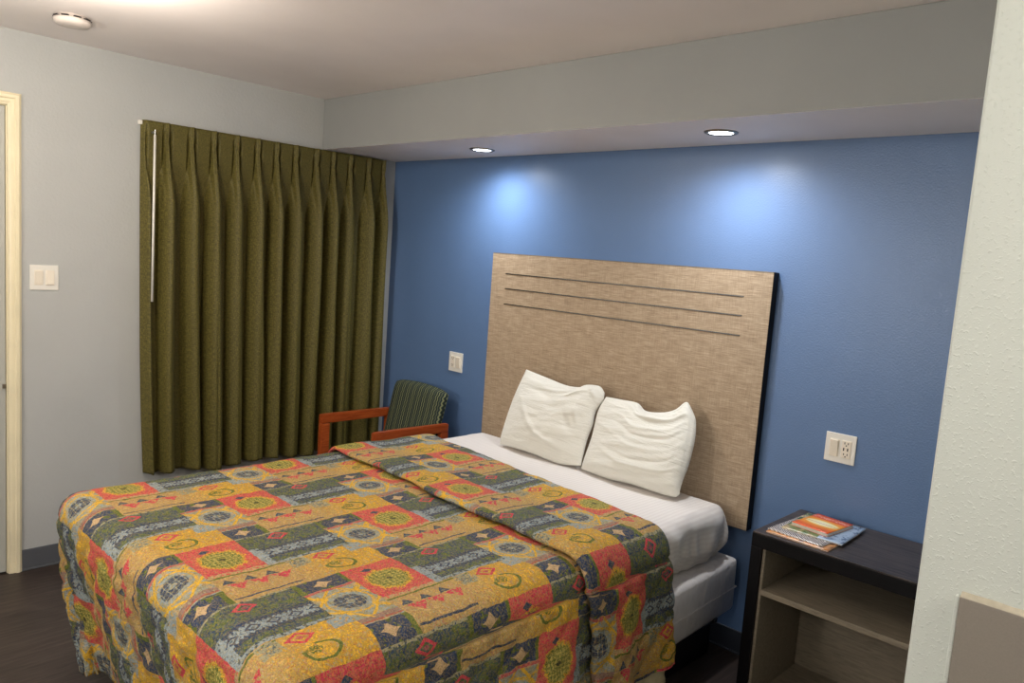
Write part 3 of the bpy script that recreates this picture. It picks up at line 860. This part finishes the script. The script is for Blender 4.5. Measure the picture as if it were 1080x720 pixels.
# ------------------------------------------------------------------ nightstand
def nightstand():
    x0, x1, yf, yb, z1 = 2.79, 3.50, -0.430, -0.020, 0.705
    r = empty('nightstand', ((x0+x1)/2, (yf+yb)/2, 0), 'open black nightstand with greige oak shelves and charcoal woodgrain top', 'nightstand')
    o = Vector(((x0+x1)/2, (yf+yb)/2, 0))
    def bb(name, lo, hi, m, bv=0.0015):
        b = B(); box(b, tuple(Vector(lo)-o), tuple(Vector(hi)-o), bv); return obj(name, b, m, r)
    bb('top', (x0+0.001, yf+0.001, z1-0.006), (x1-0.001, yb, z1), M['ns_top'])
    bb('apron', (x0, yf, z1-0.055), (x1, yb, z1-0.0065), M['black_lam'])
    bb('side_panel', (x0, yf, 0), (x0+0.040, yb, z1-0.0555), M['black_lam'])
    bb('side_panel', (x1-0.040, yf, 0), (x1, yb, z1-0.0555), M['black_lam'])
    bb('liner', (x0+0.0405, yf+0.012, 0.06), (x0+0.052, yb-0.001, z1-0.0560), M['oak'])
    bb('liner', (x1-0.052, yf+0.012, 0.06), (x1-0.0405, yb-0.001, z1-0.0560), M['oak'])
    bb('back_panel', (x0+0.0525, yb-0.014, 0.06), (x1-0.0525, yb-0.001, z1-0.0560), M['oak'])
    bb('shelf', (x0+0.0525, yf+0.004, 0.480), (x1-0.0525, yb-0.0145, 0.500), M['oak'])
    bb('shelf', (x0+0.0525, yf+0.004, 0.060), (x1-0.0525, yb-0.0145, 0.080), M['oak'])
    bb('plinth', (x0+0.0405, yf+0.03, 0), (x1-0.0405, yf+0.045, 0.0595), M['black_lam'])
nightstand()

# ------------------------------------------------------------------ reading matter on the nightstand
def mag_mat(name, fn):
    t = NT(name, 0.25, 0.5); co = t.coords('Object')
    sep = t.node('ShaderNodeSeparateXYZ'); t.t.links.new(co, sep.inputs[0])
    fn(t, co, X(t, sep.outputs[0]), X(t, sep.outputs[1])); return t.m
def f_orange(t, co, x, y):
    a = x/0.058; b_ = (y+0.004)/0.028; e = t.math('SQRT', a*a+b_*b_)
    n, _ = t.noise(co, 12, 2)
    c = t.ramp(e*0.25, [(0.0, lin((255, 250, 225))), (0.24, lin((255, 236, 160))), (0.29, lin((252, 168, 50))), (0.55, lin((240, 110, 30))), (1.0, lin((222, 80, 30)))])
    c = t.mix(c, lin((226, 84, 52)), (y > 0.045)*0.8)
    n2, _ = t.noise(t.coords('Object', (1, 3, 1)), 130, 2)
    c = t.mix(c, lin((250, 180, 150)), (y > 0.055)*(y < 0.075)*(n2 > 0.52))
    c = t.mix(c, lin((190, 70, 30)), (y+0.006-(n-0.5)*0.008).abs() < 0.0015)
    t.color(c)
def f_green(t, co, x, y):
    n, _ = t.noise(co, 26, 3); n2, _ = t.noise(co, 60, 3)
    c = t.ramp(n, [(0.35, lin((60, 96, 50))), (0.48, lin((120, 130, 80))), (0.6, lin((190, 170, 130)))])
    c = t.mix(c, lin((170, 190, 215)), (x > 0.02)+(y > 0.125)*0.7)
    c = t.mix(c, lin((110, 130, 160)), (x > 0.02)*(n2 > 0.56)); t.color(c)
def f_zebra(t, co, x, y):
    n, _ = t.noise(co, 14, 2)
    w = ((x*1.5+y*2+n*0.06)*2*PI/0.022).sin()
    c = t.ramp(w*0.5+0.5, [(0.35, lin((50, 44, 50))), (0.55, lin((225, 215, 208)))]); t.color(c)
def f_tan(t, co, x, y):
    n, _ = t.noise(co, 30, 3); c = t.ramp(n, [(0.35, lin((190, 110, 60))), (0.5, lin((222, 160, 100))), (0.65, lin((130, 90, 70)))]); t.color(c)
M['paper'] = plain('page_edges', (214, 204, 190), 0.7, 0.2, var=0.1, scale=400)
def magazine(name, label, cx, cy, z, rz, w, d, h, m, curl=0.0, grp='magazines stacked on the nightstand'):
    r = empty(name, (cx, cy, z), label, 'magazine', rz, grp)
    b = B(); box(b, (-w/2+0.001, -d/2+0.001, 0.0006), (w/2-0.001, d/2-0.001, h-0.0006)); obj('pages', b, M['paper'], r)
    n = 12; pts = [[(-w/2+w*i/n, -d/2+d*j/n, h + curl*(max(0, 1-j/n*2))**2*math.sin(i/n*PI)) for j in range(n+1)] for i in range(n+1)]
    b = grid(B(), pts); o = obj('cover', b, m, r, True)
    md = o.modifiers.new('thick', 'SOLIDIFY'); md.thickness = 0.0006; md.offset = -1
    b = B(); box(b, (-w/2, -d/2, 0), (w/2, d/2, 0.0005)); obj('back_cover', b, m, r)
zt = 0.7052
magazine('magazine', 'tan brown magazine at the bottom of the stack on the nightstand', 2.942, -0.262, zt, -0.02, 0.225, 0.285, 0.004, mag_mat('tan_cover', f_tan))
magazine('magazine', 'magazine with black and white striped cover, its edge showing under the orange booklet', 2.932, -0.246, zt+0.0042, -0.07, 0.205, 0.275, 0.003, mag_mat('striped_cover', f_zebra))
magazine('magazine', 'green and pale blue magazine directly beneath the orange booklet', 2.955, -0.200, zt+0.0074, 0.03, 0.215, 0.255, 0.004, mag_mat('landscape_cover', f_green))
o_ = magazine('booklet', 'orange booklet with a glowing white oval, on top of the magazine stack', 2.945, -0.190, zt+0.0116, -0.12, 0.140, 0.190, 0.012, mag_mat('orange_cover', f_orange), grp=None)

# ------------------------------------------------------------------ grey splash panel on the textured wall
r = empty('splash_panel', (4.2, YP, 0.75), 'grey taupe laminate backsplash with caulked top on the pale textured wall', 'backsplash')
b = B(); box(b, (3.652-4.2, -0.014, 0), (5.28-4.2, -0.0005, 1.060-0.75), 0.0015); obj('panel', b, M['counter'], r)
pts = []
b = B()
P = []
for i in range(80):
    x = 3.652+i*(5.27-3.652)/79; k = 0.0015*noise.noise(Vector((x*40, 0, 0)))
    P.append([(x-4.2, -0.0135, 1.0602-0.75), (x-4.2, -0.010, 1.0612-0.75+k), (x-4.2, -0.005, 1.064-0.75+k), (x-4.2, -0.0002, 1.068-0.75+2*k)])
grid(b, P); 
obj('caulk_bead', b, M['caulk'], r, True)
b = B(); box(b, (3.644-4.2, -0.010, 0), (3.6515-4.2, -0.0005, 1.060-0.75), 0.002); obj('caulk_edge', b, M['wall_pale'], r)
